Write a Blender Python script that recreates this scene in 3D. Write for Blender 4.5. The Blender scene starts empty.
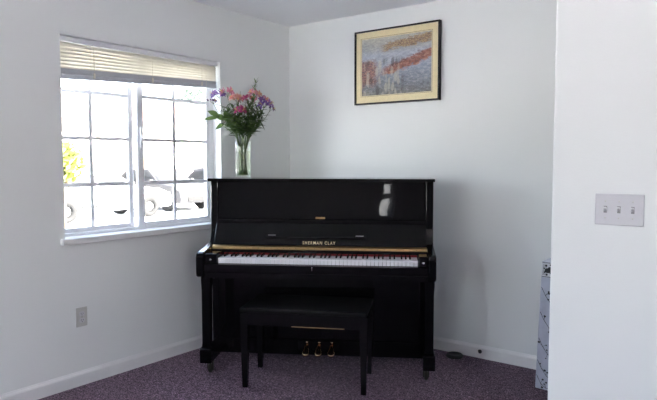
import bpy, bmesh, math, random
from mathutils import Vector, Matrix, Euler
random.seed(7)
R = math.radians
sc = bpy.context.scene
col = sc.collection

# ------------------------------------------------------------------ helpers
def srgb(r, g, b):
    def f(c):
        c /= 255.0
        return c / 12.92 if c <= 0.04045 else ((c + 0.055) / 1.055) ** 2.4
    return (f(r), f(g), f(b), 1.0)

def new_mat(name):
    m = bpy.data.materials.new(name); m.use_nodes = True
    nt = m.node_tree; b = nt.nodes['Principled BSDF']
    return m, nt, b

def setp(b, **k):
    for n, v in k.items():
        b.inputs[n.replace('_', ' ')].default_value = v

def noise(nt, scale, detail=3, rough=0.5, coord='Object', dist=0.0):
    tc = nt.nodes.new('ShaderNodeTexCoord'); n = nt.nodes.new('ShaderNodeTexNoise')
    n.inputs['Scale'].default_value = scale; n.inputs['Detail'].default_value = detail
    n.inputs['Roughness'].default_value = rough; n.inputs['Distortion'].default_value = dist
    nt.links.new(tc.outputs[coord], n.inputs['Vector'])
    return n

def ramp(nt, src, stops):
    r = nt.nodes.new('ShaderNodeValToRGB'); e = r.color_ramp.elements
    while len(e) < len(stops): e.new(0.5)
    for k, (p, c) in enumerate(stops):
        e[k].position = p; e[k].color = c
    nt.links.new(src, r.inputs['Fac'])
    return r

def bump(nt, b, src, strength, dist=0.002):
    bp = nt.nodes.new('ShaderNodeBump'); bp.inputs['Strength'].default_value = strength
    bp.inputs['Distance'].default_value = dist
    nt.links.new(src, bp.inputs['Height']); nt.links.new(bp.outputs['Normal'], b.inputs['Normal'])

def mat(name, c, rough=0.5, metal=0.0, var=0.08, scale=30, bs=0.0, spec=0.5, coat=0.0):
    """procedural: base colour with a little noise variation, optional bump"""
    m, nt, b = new_mat(name)
    n = noise(nt, scale)
    lo = tuple(x * (1 - var) for x in c[:3]) + (1,); hi = tuple(min(1, x * (1 + var)) for x in c[:3]) + (1,)
    r = ramp(nt, n.outputs['Fac'], [(0.3, lo), (0.7, hi)])
    nt.links.new(r.outputs['Color'], b.inputs['Base Color'])
    setp(b, Roughness=rough, Metallic=metal)
    b.inputs['Specular IOR Level'].default_value = spec
    b.inputs['Coat Weight'].default_value = coat
    if bs: bump(nt, b, n.outputs['Fac'], bs)
    return m

def wall_mat(name, c):
    m, nt, b = new_mat(name)
    n = noise(nt, 150, 3, 0.55); n2 = noise(nt, 1.4, 2)
    r = ramp(nt, n2.outputs['Fac'], [(0.3, tuple(x * 0.985 for x in c[:3]) + (1,)), (0.7, c)])
    nt.links.new(r.outputs['Color'], b.inputs['Base Color'])
    setp(b, Roughness=0.6); b.inputs['Specular IOR Level'].default_value = 0.3
    bump(nt, b, n.outputs['Fac'], 0.35, 0.0015)
    return m

def glass_thin(name, tint=(1, 1, 1, 1), refl=1.0):
    m, nt, b = new_mat(name); nt.nodes.remove(b)
    out = nt.nodes['Material Output']
    t = nt.nodes.new('ShaderNodeBsdfTransparent'); t.inputs['Color'].default_value = tint
    g = nt.nodes.new('ShaderNodeBsdfGlossy'); g.inputs['Roughness'].default_value = 0.02
    f = nt.nodes.new('ShaderNodeFresnel'); f.inputs['IOR'].default_value = 1.45
    geo = nt.nodes.new('ShaderNodeNewGeometry'); io = nt.nodes.new('ShaderNodeMapRange')   # the far face of a sheet reflects like the near one
    io.inputs['To Min'].default_value = 1.45; io.inputs['To Max'].default_value = 1 / 1.45
    nt.links.new(geo.outputs['Backfacing'], io.inputs['Value']); nt.links.new(io.outputs[0], f.inputs['IOR'])
    mp = nt.nodes.new('ShaderNodeMath'); mp.operation = 'MULTIPLY'; mp.inputs[1].default_value = refl
    nt.links.new(f.outputs[0], mp.inputs[0])
    mx = nt.nodes.new('ShaderNodeMixShader')
    nt.links.new(mp.outputs[0], mx.inputs['Fac']); nt.links.new(t.outputs[0], mx.inputs[1]); nt.links.new(g.outputs[0], mx.inputs[2])
    nt.links.new(mx.outputs[0], out.inputs['Surface'])
    return m

class MB:
    """collects shapes and links them as one mesh object"""
    def __init__(s): s.bm = bmesh.new()
    def box(s, x0, x1, y0, y1, z0, z1, bev=0.0, seg=2, rot=None, at=None):
        b = bmesh.new()
        v = [b.verts.new((x, y, z)) for x in (x0, x1) for y in (y0, y1) for z in (z0, z1)]
        for f in ((0, 1, 3, 2), (4, 6, 7, 5), (0, 4, 5, 1), (2, 3, 7, 6), (0, 2, 6, 4), (1, 5, 7, 3)):
            b.faces.new([v[i] for i in f])
        if bev: bmesh.ops.bevel(b, geom=list(b.edges), offset=bev, segments=seg, affect='EDGES', profile=0.5)
        if rot is not None:
            c = Vector(at) if at else Vector(((x0 + x1) / 2, (y0 + y1) / 2, (z0 + z1) / 2))
            bmesh.ops.transform(b, matrix=Matrix.Translation(c) @ rot.to_4x4() @ Matrix.Translation(-c), verts=b.verts)
        s.merge(b); return s
    def merge(s, b):
        me = bpy.data.meshes.new('tmp'); b.to_mesh(me); b.free(); s.bm.from_mesh(me); bpy.data.meshes.remove(me)
    def prism(s, pts, axis, a0, a1, bev=0.0, seg=2):
        """polygon pts in the plane normal to axis, extruded from a0 to a1. axis x: pts (y,z); y: (x,z); z: (x,y)"""
        b = bmesh.new()
        def mk(p, a):
            return {'x': (a, p[0], p[1]), 'y': (p[0], a, p[1]), 'z': (p[0], p[1], a)}[axis]
        A = [b.verts.new(mk(p, a0)) for p in pts]; B = [b.verts.new(mk(p, a1)) for p in pts]
        n = len(pts)
        b.faces.new(A); b.faces.new(B[::-1])
        for i in range(n): b.faces.new((A[i], B[i], B[(i + 1) % n], A[(i + 1) % n]))
        bmesh.ops.recalc_face_normals(b, faces=b.faces)
        if bev:
            bmesh.ops.bevel(b, geom=[e for e in b.edges if e.calc_face_angle(0) > 0.5], offset=bev, segments=seg, affect='EDGES', profile=0.5)
        s.merge(b); return s
    def lathe(s, prof, c=(0, 0, 0), n=24, M=None):
        b = bmesh.new(); rings = []
        for r, z in prof:
            if r < 1e-6: rings.append([b.verts.new((0, 0, z))])
            else: rings.append([b.verts.new((r * math.cos(2 * math.pi * k / n), r * math.sin(2 * math.pi * k / n), z)) for k in range(n)])
        for a, d in zip(rings, rings[1:]):
            for k in range(n):
                p = [a[k % len(a)], a[(k + 1) % n % len(a)], d[(k + 1) % n % len(d)], d[k % len(d)]]
                q = []
                for v in p:
                    if v not in q: q.append(v)
                if len(q) > 2: b.faces.new(q)
        for f in b.faces: f.smooth = True
        bmesh.ops.recalc_face_normals(b, faces=b.faces)
        MM = Matrix.Translation(c) @ (M.to_4x4() if M is not None else Matrix())
        bmesh.ops.transform(b, matrix=MM, verts=b.verts)
        s.merge(b); return s
    def tube(s, pts, r, n=8, cap=True):
        pts = [Vector(p) for p in pts]; b = bmesh.new(); rings = []
        rs = r if isinstance(r, (list, tuple)) else [r] * len(pts)
        up = Vector((0.31, 0.2, 0.93))
        for i, p in enumerate(pts):
            t = (pts[min(i + 1, len(pts) - 1)] - pts[max(i - 1, 0)]).normalized()
            a = t.cross(up)
            if a.length < 1e-3: a = t.cross(Vector((1, 0, 0)))
            a.normalize(); c = t.cross(a)
            rings.append([b.verts.new(p + rs[i] * (math.cos(2 * math.pi * k / n) * a + math.sin(2 * math.pi * k / n) * c)) for k in range(n)])
        for A, B in zip(rings, rings[1:]):
            for k in range(n): b.faces.new((A[k], A[(k + 1) % n], B[(k + 1) % n], B[k])).smooth = True
        if cap: b.faces.new(rings[0][::-1]); b.faces.new(rings[-1])
        bmesh.ops.recalc_face_normals(b, faces=b.faces)
        s.merge(b); return s
    def sphere(s, c, r, M=None, sub=2, sc_=(1, 1, 1)):
        b = bmesh.new(); bmesh.ops.create_icosphere(b, subdivisions=sub, radius=r)
        for f in b.faces: f.smooth = True
        MM = Matrix.Translation(c) @ (M.to_4x4() if M is not None else Matrix()) @ Matrix.Diagonal((*sc_, 1))
        bmesh.ops.transform(b, matrix=MM, verts=b.verts); s.merge(b); return s
    def blade(s, base, direction, normal, length, width, bend=0.3, prof=None, seg=6, cup=0.15):
        """a leaf or petal: a curved strip with a folded midrib"""
        d = Vector(direction).normalized(); nrm = Vector(normal); nrm = (nrm - d * nrm.dot(d))
        if nrm.length < 1e-4: nrm = d.orthogonal()
        nrm.normalize(); side = d.cross(nrm)
        prof = prof or (lambda t: math.sin(math.pi * min(1, (t * 0.93 + 0.07)) ** 0.8))
        b = bmesh.new(); rows = []
        p = Vector(base); ang = 0.0
        for i in range(seg + 1):
            t = i / seg; w = width * 0.5 * max(0.02, prof(t))
            n2 = nrm * math.cos(ang) + d * math.sin(ang)
            rows.append([b.verts.new(p - side * w + n2 * w * cup * 2), b.verts.new(p), b.verts.new(p + side * w + n2 * w * cup * 2)])
            ang += bend / seg
            p = p + (d * math.cos(ang) - nrm * math.sin(ang)) * (length / seg)
        for A, B in zip(rows, rows[1:]):
            for k in (0, 1): b.faces.new((A[k], A[k + 1], B[k + 1], B[k])).smooth = True
        s.merge(b); return s
    def build(s, name, material, parent=None, smooth=False, kind=None):
        bmesh.ops.recalc_face_normals(s.bm, faces=s.bm.faces) if smooth else None
        me = bpy.data.meshes.new(name); s.bm.to_mesh(me); s.bm.free()
        me.materials.append(material)
        o = bpy.data.objects.new(name, me); col.objects.link(o)
        if parent: o.parent = parent
        if kind: o['kind'] = kind
        return o

def empty(name, loc=(0, 0, 0), rz=0.0):
    o = bpy.data.objects.new(name, None); col.objects.link(o)
    o.location = loc; o.rotation_euler = (0, 0, rz); o.empty_display_size = 0.1
    return o

def tag(o, label=None, cat=None, group=None, kind=None):
    if label: o['label'] = label
    if cat: o['category'] = cat
    if group: o['group'] = group
    if kind: o['kind'] = kind
    return o

def struct(o, label=None):
    o['kind'] = 'structure'
    if label: o['label'] = label
    return o

def copy_tree(o, parent=None):
    c = o.copy(); col.objects.link(c)
    if parent: c.parent = parent
    for ch in list(o.children): copy_tree(ch, c)
    return c

# ------------------------------------------------------------------ materials
M = {}
M['wall'] = wall_mat('painted_wall', (0.822, 0.843, 0.836, 1))
M['wall_dim'] = wall_mat('darkened_rear_wall', (0.40, 0.40, 0.40, 1))  # rear wall colour darkened to stand in for a dim room
M['ceiling'] = wall_mat('painted_ceiling', (0.88, 0.89, 0.90, 1))
M['trim'] = mat('white_trim_paint', (0.80, 0.80, 0.80, 1), 0.35, var=0.02, scale=8)
M['vinyl'] = mat('white_window_vinyl', (0.80, 0.81, 0.83, 1), 0.3, var=0.02, scale=8)
M['pane'] = glass_thin('window_glass')
M['muntin'] = mat('grey_white_muntin', (0.78, 0.79, 0.82, 1), 0.4, var=0.02)
M['plate'] = mat('white_switch_plastic', srgb(208, 208, 212), 0.55, var=0.015, spec=0.25)
M['plate_grey'] = mat('ivory_outlet_plastic', srgb(200, 200, 196), 0.35, var=0.02)
M['slot'] = mat('dark_slot', (0.03, 0.03, 0.03, 1), 0.6)
M['steel'] = mat('steel', (0.55, 0.55, 0.56, 1), 0.25, 1.0, var=0.05)
M['brass'] = mat('polished_brass', (0.46, 0.31, 0.14, 1), 0.3, 1.0, var=0.08, scale=60)
M['gilt'] = mat('gilt_lettering', (0.88, 0.72, 0.42, 1), 0.45, 0.35, var=0.05)
M['pedal'] = mat('worn_brass_pedal', (0.86, 0.62, 0.40, 1), 0.20, 1.0, var=0.1, scale=80)
M['ivory'] = mat('white_key_plastic', (0.84, 0.84, 0.87, 1), 0.18, var=0.02)
M['ebony'] = mat('black_key', (0.008, 0.007, 0.008, 1), 0.25, var=0.1, spec=0.25)
M['felt'] = mat('red_felt', srgb(118, 28, 32), 0.95, var=0.2, scale=300, bs=0.3)
M['dark_felt'] = mat('dark_backing', (0.012, 0.010, 0.011, 1), 0.8)
M['rubber'] = mat('dark_rubber', (0.030, 0.029, 0.030, 1), 0.7, scale=120, bs=0.2)
M['castor'] = mat('dull_castor', (0.035, 0.027, 0.02, 1), 0.5, 0.4)
M['satin_black'] = mat('black_bench_lacquer', (0.007, 0.006, 0.007, 1), 0.14, var=0.1, spec=0.2)
M['bench_top'] = mat('black_vinyl_seat', (0.007, 0.0065, 0.007, 1), 0.45, var=0.2, scale=200, bs=0.2, spec=0.08)

# black polyester lacquer, very slightly wavy like an old polished panel
def lacquer():
    m, nt, b = new_mat('black_piano_lacquer')
    n = noise(nt, 3.2, 1)
    r = ramp(nt, n.outputs['Fac'], [(0.3, (0.004, 0.0036, 0.0042, 1)), (0.7, (0.0055, 0.0048, 0.0056, 1))])
    nt.links.new(r.outputs['Color'], b.inputs['Base Color'])
    setp(b, Roughness=0.03); b.inputs['Specular IOR Level'].default_value = 0.20
    bump(nt, b, n.outputs['Fac'], 0.05, 0.03)
    return m
M['lacquer'] = lacquer()

def carpet():
    m, nt, b = new_mat('plum_carpet')
    n1 = noise(nt, 105, 3, 0.8); n2 = noise(nt, 34, 3, 0.6); n3 = noise(nt, 3.0, 2)
    r1 = ramp(nt, n1.outputs['Fac'], [(0.36, srgb(44, 30, 42)), (0.5, srgb(102, 80, 99)), (0.62, srgb(192, 164, 186))])
    r2 = ramp(nt, n2.outputs['Fac'], [(0.32, (0.40, 0.40, 0.40, 1)), (0.68, (1.12, 1.1, 1.12, 1))])
    r3 = ramp(nt, n3.outputs['Fac'], [(0.3, (0.93, 0.93, 0.93, 1)), (0.7, (1.04, 1.04, 1.04, 1))])
    def mul(a, c):
        x = nt.nodes.new('ShaderNodeMix'); x.data_type = 'RGBA'; x.blend_type = 'MULTIPLY'; x.inputs['Factor'].default_value = 1
        nt.links.new(a, x.inputs['A']); nt.links.new(c, x.inputs['B']); return x.outputs['Result']
    nt.links.new(mul(mul(r1.outputs['Color'], r2.outputs['Color']), r3.outputs['Color']), b.inputs['Base Color'])
    setp(b, Roughness=1.0); b.inputs['Specular IOR Level'].default_value = 0.05
    b.inputs['Sheen Weight'].default_value = 0.1
    bump(nt, b, n1.outputs['Fac'], 0.9, 0.006)
    return m
M['carpet'] = carpet()

# ------------------------------------------------------------------ room shell (metres; corner at the origin)
H = 2.44
XR, YB = 6.4, -7.2
SIDE = (-5.8, -4.5, 0.95, 2.15)  # unseen opening added to light the near and back walls
EAST = (-5.7, -4.5, 0.90, 1.95)  # unseen opening added so that light reaches the left wall
def wall_with_holes(name, axis, pos, thick, a0, a1, holes, material):
    """axis 'x': wall in plane x=pos spanning y a0..a1; thickness goes to pos+thick. holes (a, b, z0, z1)"""
    mb = MB()
    cuts = sorted(holes)
    def seg(a, b, z0, z1):
        if b - a < 1e-4 or z1 - z0 < 1e-4: return
        p0, p1 = min(pos, pos + thick), max(pos, pos + thick)
        if axis == 'x': mb.box(p0, p1, a, b, z0, z1)
        else: mb.box(a, b, p0, p1, z0, z1)
    cur = a0
    for (a, b, z0, z1) in cuts:
        seg(cur, a, 0, H); seg(a, b, 0, z0); seg(a, b, z1, H); cur = b
    seg(cur, a1, 0, H)
    return struct(mb.build(name, material))

WY0, WY1, WZ0, WZ1 = -1.992, -0.772, 0.885, 2.056
wall_with_holes('wall_left', 'x', 0, -0.16, YB, 0.16, [SIDE, (WY0, WY1, WZ0, WZ1)], M['wall'])
wall_with_holes('wall_back', 'y', 0, 0.16, 0, XR, [], M['wall'])
wall_with_holes('wall_right', 'x', XR, 0.16, YB, 0.16, [EAST], M['wall'])
REAR = [(0.15, 1.42, 0.5, 2.2), (3.3, 3.9, 1.2, 2.2), (5.16, 5.42, 0.25, 2.2)]  # first two placed for fill light, the slit for the piano glints
wall_with_holes('wall_rear', 'y', YB, -0.16, -0.16, XR + 0.16, REAR, M['wall_dim'])
# the near partition at the right, its free end towards the window
part = MB().prism([(2.600, -1.48), (XR, -1.48), (XR, -1.36), (2.600, -1.36)], 'z', 0, H)
part = MB()
b = bmesh.new()
NX = 2.600
arc = [(NX + 0.012 - 0.012 * math.cos(t), -1.468 - 0.012 * math.sin(t)) for t in [R(a) for a in range(0, 91, 15)]]
arc2 = [(NX + 0.012 - 0.012 * math.cos(t), -1.372 + 0.012 * math.sin(t)) for t in [R(a) for a in range(90, -1, -15)]]
part.prism(arc + [(XR, -1.48), (XR, -1.36)] + arc2, 'z', 0, H)
struct(part.build('wall_near', M['wall']), 'near white partition wall carrying the light switches')
fl = struct(MB().box(-0.16, XR + 0.16, YB - 0.16, 0.16, -0.1, 0.0).build('floor', M['carpet']), 'plum grey carpeted floor')
struct(MB().box(-0.16, XR + 0.16, YB - 0.16, 0.16, H, H + 0.12).build('ceiling', M['ceiling']))

def baseboard(name, p0, p1, out):
    """profiled board along a wall from p0 to p1, projecting towards out"""
    p0 = Vector((*p0, 0)); p1 = Vector((*p1, 0)); o = Vector((*out, 0))
    prof = [(0, 0), (0.013, 0), (0.013, 0.066), (0.010, 0.074), (0.006, 0.080), (0.004, 0.086), (0, 0.086)]
    b = bmesh.new()
    A = [b.verts.new(p0 + o * x + Vector((0, 0, z))) for x, z in prof]; B = [b.verts.new(p1 + o * x + Vector((0, 0, z))) for x, z in prof]
    b.faces.new(A); b.faces.new(B[::-1])
    for i in range(len(prof)): b.faces.new((A[i], B[i], B[(i + 1) % len(prof)], A[(i + 1) % len(prof)]))
    bmesh.ops.recalc_face_normals(b, faces=b.faces)
    mb = MB(); mb.merge(b)
    return struct(mb.build(name, M['trim']))
baseboard('baseboard_left', (0, YB), (0, 0), (1, 0))
baseboard('baseboard_back', (0.013, 0), (XR, 0), (0, -1))
baseboard('baseboard_near', (NX, -1.48), (XR, -1.48), (0, -1))
baseboard('baseboard_rear', (0.013, YB), (XR - 0.013, YB), (0, 1))
baseboard('baseboard_right', (XR, YB), (XR, -1.493), (-1, 0))

# ------------------------------------------------------------------ window in the left wall
win = struct(empty('window_1', (-0.08, 0, 0)), 'white sliding window with small panes')
y0, y1, z0, z1 = WY0, WY1, WZ0, WZ1
MB().box(-0.07, 0.0, y0, y0 + 0.030, z0, z1, 0.003).box(-0.07, 0.0, y1 - 0.036, y1, z0, z1, 0.003) \
    .box(-0.07, 0.0, y0 + .03, y1 - .036, z0, z0 + 0.02, 0.003).box(-0.07, 0.0, y0 + .03, y1 - .036, z1 - 0.03, z1, 0.003).build('window_frame', M['vinyl'], win)
def sash(ya, yb, xa, xb, st_l, st_r, vm, name='sash'):
    za, zb = z0 + 0.02, z1 - 0.03
    s = MB().box(xa, xb, ya, ya + st_l, za, zb, 0.003).box(xa, xb, yb - st_r, yb, za, zb, 0.003) \
        .box(xa, xb, ya + st_l, yb - st_r, za, za + 0.026, 0.003).box(xa, xb, ya + st_l, yb - st_r, zb - 0.03, zb, 0.003).build(name, M['vinyl'], win)
    xm = (xa + xb) / 2
    MB().box(xm - 0.003, xm + 0.003, ya + st_l, yb - st_r, za + 0.026, zb - 0.03).build('pane', M['pane'], s)
    g = MB().box(xm + 0.003, xm + 0.009, vm - 0.012, vm + 0.012, za + 0.026, zb - 0.03)
    for z in (1.191, 1.477, 1.758): g.box(xm + 0.003, xm + 0.010, ya + st_l, yb - st_r, z - 0.0115, z + 0.0115)
    g.build('muntin', M['muntin'], s)
    return s
sash(y0 + 0.03, -1.440, -0.062, -0.036, 0.018, 0.036, -1.740)
rs = sash(-1.428, y1 - 0.036, -0.030, -0.003, 0.046, 0.030, -1.128)
MB().box(-0.004, 0.012, -1.414, -1.398, 1.42, 1.56, 0.004).box(-0.004, 0.020, -1.412, -1.400, 1.47, 1.51, 0.004).build('latch', M['vinyl'], rs)
MB().box(-0.006 , 0.106, y0 - 0.028, y1 + 0.02, 0.847, 0.887, 0.006, 3).build('window_sill', M['trim'], win)

# ------------------------------------------------------------------ blind, pulled most of the way up
bl = tag(empty('window_blind', (-0.034, 0, 0)), 'raised cream slatted blind with grey bottom bundle at top of window', 'blind')
def blind_mat():
    m, nt, b = new_mat('cream_blind_slat')
    n = noise(nt, 9, 2)
    r = ramp(nt, n.outputs['Fac'], [(0.3, srgb(226, 222, 210)), (0.7, srgb(234, 230, 219))])
    out = nt.nodes['Material Output']
    nt.links.new(r.outputs['Color'], b.inputs['Base Color']); setp(b, Roughness=0.45)
    t = nt.nodes.new('ShaderNodeBsdfTranslucent'); t.inputs['Color'].default_value = srgb(222, 220, 212)
    mx = nt.nodes.new('ShaderNodeMixShader'); mx.inputs['Fac'].default_value = 0.14
    nt.links.new(b.outputs[0], mx.inputs[1]); nt.links.new(t.outputs[0], mx.inputs[2]); nt.links.new(mx.outputs[0], out.inputs['Surface'])
    return m
M['slat'] = blind_mat()
M['rail'] = mat('grey_blind_rail', srgb(196, 199, 206), 0.45, var=0.03)
ya, yb = y0 + 0.008, y1 - 0.014
MB().box(-0.022, 0.022, ya, yb, 2.026, 2.053, 0.003).build('head_rail', M['vinyl'], bl)
TILT = 0.055                                           # the bundle hangs a little higher at its far end
def tilted(mb, n=1):
    for v in mb.bm.verts:
        f = (v.co.y - ya) / (yb - ya)
        v.co.z += (f - 0.4) * TILT * max(0, min(1, (2.02 - v.co.z) / 0.16))
for k in range(7):
    z = 2.012 - k * 0.0192
    mb = MB().prism([(-0.0030 - 0.006 , 0.0125), (0.000 - 0.001, 0.0045), (0.003 + 0.003, -0.0035), (0.006 + 0.003, -0.0125), (0.007 + 0.003, -0.0123), (0.0045 + .003, -0.003), (0.0015, 0.0050), (-0.008, 0.0130)], 'y', ya + .004, yb - .004)
    for v in mb.bm.verts: v.co.z += z
    tilted(mb); mb.build('slat', M['slat'], bl)
mb = MB()
for k in range(7): mb.box(-0.0125, 0.0125, ya + .004, yb - .004, 1.8840 - k * 0.0038, 1.8870 - k * 0.0038)
tilted(mb); mb.build('slat_bundle', M['rail'], bl)
mb = MB().box(-0.014, 0.014, ya + .003, yb - .003, 1.832, 1.860, 0.004); tilted(mb); mb.build('bottom_rail', M['rail'], bl)
for y in (-1.77, -1.35, -0.93):
    mb = MB().tube([(0.0165, y, 2.026), (0.0168, y, 1.93), (0.0168, y, 1.845)], 0.0014, 6); mb.box(0.0146, 0.018, y - .007, y + .007, 1.842, 1.872, 0.001); tilted(mb)
    mb.build('ladder_cord', M['slat'], bl)
MB().tube([(0.026, -1.80, 2.034), (0.028, -1.80, 1.9), (0.028, -1.802, 1.42)], 0.003, 8).sphere((0.028, -1.802, 1.415), 0.005).build('tilt_wand', M['pane'], bl)
MB().tube([(0.024, -0.90, 2.034), (0.028, -0.90, 1.9), (0.028, -0.901, 1.60)], 0.0012, 6).lathe([(0, 0), (0.005, 0.002), (0.003, 0.02), (0, 0.022)], (0.028, -0.901, 1.585), 10).build('pull_cord', M['slat'], bl)

# ------------------------------------------------------------------ rear windows (unseen; two added for fill light, the slit read from glints)
for i, (a, b_, za, zb) in enumerate(REAR):
    w = struct(empty('window_%d' % (i + 2), (0, YB - 0.09, 0)))
    MB().box(a, b_, -0.03, 0.03, za, za + .04).box(a, b_, -0.03, 0.03, zb - .04, zb).box(a, a + .04, -0.03, 0.03, za, zb).box(b_ - .04, b_, -0.03, 0.03, za, zb) \
        .build('window_frame', M['vinyl'], w)
    if b_ - a > 0.5: MB().box((a + b_) / 2 - .02, (a + b_) / 2 + .02, -0.028, 0.028, za + .04, zb - .04).build('mullion', M['vinyl'], w)
    if b_ - a < 0.5:
        for zz in (0.62, 0.95, 1.45): MB().box(a + .03, b_ - .03, -0.02, 0.02, zz - 0.05, zz + 0.05).build('glint_bar', M['vinyl'], w)  # bars added to break the slit's reflection into dashes
    MB().box(a + .04, b_ - .04, -0.003, 0.003, za + .04, zb - .04).build('pane', M['pane'], w)

for nm, xx, (a, b_, za, zb) in (('window_5', -0.09, SIDE), ('window_6', XR + 0.09, EAST)):  # unseen windows added as fill light from both sides
    w = struct(empty(nm, (xx, 0, 0)))
    MB().box(-.03, .03, a, b_, za, za + .04).box(-.03, .03, a, b_, zb - .04, zb).box(-.03, .03, a, a + .04, za, zb).box(-.03, .03, b_ - .04, b_, za, zb).box(-.03, .03, (a + b_) / 2 - .02, (a + b_) / 2 + .02, za, zb).build('window_frame', M['vinyl'], w)
    MB().box(-.003, .003, a + .04, b_ - .04, za + .04, zb - .04).build('pane', M['pane'], w)

# ------------------------------------------------------------------ upright piano
PA = R(31.26)
piano = tag(empty('upright_piano', (1.046, -0.990, 0), PA), 'black lacquered upright piano standing across the corner with its keys open', 'piano')
PX = 0.738
LQ = M['lacquer']
def pbuild(mb, name, m=LQ, parent=None): return mb.build(name, m, parent or piano)
pbuild(MB().box(-PX, PX, 0.246, 0.625, 1.203, 1.223, 0.004, 3), 'lid')
for s in (-1, 1):
    a, b_ = sorted((s * 0.731, s * 0.685))
    # tall side with the curve that sweeps down to the arm
    prof = [(0.605, 0.05), (0.605, 1.203), (0.296, 1.203), (0.294, 0.90), (0.287, 0.86), (0.272, 0.825), (0.25, 0.80), (0.25, 0.60), (0.30, 0.58), (0.30, 0.05)]
    pbuild(MB().prism(prof, 'x', a, b_, 0.003), 'side_panel')
    arm = [(0.255, 0.806), (0.10, 0.786), (-0.005, 0.776), (-0.030, 0.768), (-0.040, 0.752), (-0.040, 0.650), (-0.034, 0.630), (-0.016, 0.620), (0.255, 0.618)]
    pbuild(MB().prism(arm, 'x', a, b_, 0.006, 3), 'arm')
    a, b_ = sorted((s * 0.684, s * 0.618 + 0.011))
    kb = pbuild(MB().box(a, b_, -0.012, 0.185, 0.700, 0.766, 0.006, 3), 'key_block')
    cx = (a + b_) / 2
    MB().lathe([(0, 0), (0.008, 0), (0.009, 0.003), (0.006, 0.006), (0, 0.0065)], (cx, -0.011, 0.728), 16, Euler((R(90), 0, 0)).to_matrix()).build('screw_button', M['steel'], kb)
    # front leg: turned-back tapered post on a toe block
    lx = 0.695 if s > 0 else -0.684
    lg = [(-0.030, 0.618), (0.030, 0.618), (0.030, 0.585), (0.0275, 0.555), (0.0262, 0.53), (0.0262, 0.20), (0.028, 0.185), (0.030, 0.172), (-0.030, 0.172), (-0.028, 0.185), (-0.0262, 0.20), (-0.0262, 0.53), (-0.0275, 0.555), (-0.030, 0.585)]
    lm = MB().prism([(lx + p[0], p[1]) for p in lg], 'y', 0.002, 0.060, 0.004)
    pbuild(lm, 'leg')
    tb = pbuild(MB().prism([(-0.02, 0.076), (-0.02, 0.168), (0.008, 0.172), (0.07, 0.172), (0.16, 0.150), (0.300, 0.135), (0.300, 0.076)], 'x', lx - 0.036, lx + 0.036, 0.004), 'toe_block')
    for yy in (0.045, 0.56):
        cm = MB().lathe([(0, -0.011), (0.024, -0.011), (0.028, -0.006), (0.028, 0.006), (0.024, 0.011), (0, 0.011)], (lx * .98, yy, 0.028), 20, Euler((0, R(90), 0)).to_matrix())
        cm.box(lx * .98 - 0.018, lx * .98 - 0.0125, yy - 0.012, yy + 0.012, 0.02, 0.0765).box(lx * .98 + 0.0125, lx * .98 + 0.018, yy - 0.012, yy + 0.012, 0.02, 0.0765).box(lx * .98 - .018, lx * .98 + .018, yy - .014, yy + .014, 0.064, 0.0762)
        cm.build('castor', M['castor'], tb)
IX = 0.684
# front frame panel, music shelf, fallboard
tp = pbuild(MB().box(-IX, IX, 0.312, 0.335, 0.955, 1.203, 0.002), 'top_panel')
MB().box(-0.031, 0.031, 0.3085, 0.3125, 0.9575, 0.9695, 0.001).build('name_plate', M['brass'], tp)
pbuild(MB().box(-IX, IX, 0.292, 0.330, 0.926, 0.954, 0.006, 3), 'music_shelf')
# raised fallboard: slopes back from the keys up to the shelf
fy0, fz0, fy1, fz1 = 0.182, 0.797, 0.262, 0.930
fb = pbuild(MB().prism([(fy0, fz0), (fy1, fz1), (fy1 + 0.022, fz1 - 0.008), (fy0 + 0.024, fz0 - 0.010)], 'x', -IX, IX, 0.004, 3), 'fallboard')
sd = Vector((0, fy1 - fy0, fz1 - fz0)).normalized(); nd = Vector((0, -sd.z, sd.y))
fa = math.atan2(sd.z, sd.y)
FR = Euler((fa, 0, 0)).to_matrix()
def on_fall(t, h): return Vector((0, fy0, fz0)) + sd * t + nd * h
p = on_fall(0.054, 0.0055)
MB().box(-0.34, 0.30, p.y - 0.003, p.y + 0.003, p.z - 0.0055, p.z + 0.0055, 0.001, rot=FR).build('music_ledge', M['ebony'], fb)
for xa, xb in ((-0.345, -0.262), (0.222, 0.305)):
    q = on_fall(0.059, 0.009)
    MB().box(xa, xb, q.y - 0.005, q.y + 0.005, q.z - 0.005, q.z + 0.005, 0.002, rot=FR).build('ledge_stop', M['ebony'], fb)
    q = on_fall(0.066, 0.006); xm = (xa + xb) / 2
    MB().box(xm - 0.025, xm + 0.025, q.y - 0.004, q.y + 0.004, q.z - 0.0015, q.z + 0.0015, rot=FR).build('hinge', M['steel'], fb)
def text_mesh(body, size, depth, spacing, bold=0.0):
    cu = bpy.data.curves.new('txt', 'FONT'); cu.body = body; cu.size = size; cu.extrude = depth; cu.space_character = spacing
    cu.align_x = 'CENTER'; cu.align_y = 'CENTER'; cu.offset = bold
    ob = bpy.data.objects.new('txt', cu); col.objects.link(ob)
    dg = bpy.context.evaluated_depsgraph_get(); me = bpy.data.meshes.new_from_object(ob.evaluated_get(dg))
    bpy.data.objects.remove(ob); bpy.data.curves.remove(cu)
    return me
me = text_mesh('SHERMAN CLAY', 0.030, 0.0006, 1.38, 0.0002)
w = max(v.co.x for v in me.vertices) - min(v.co.x for v in me.vertices)
for v in me.vertices: v.co.x *= 0.210 / w
lo = bpy.data.objects.new('lettering', me); col.objects.link(lo); lo.parent = fb; me.materials.append(M['gilt'])
q = on_fall(0.0185, 0.0006); lo.location = (0.004, q.y, q.z); lo.rotation_euler = (fa, 0, 0)
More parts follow.
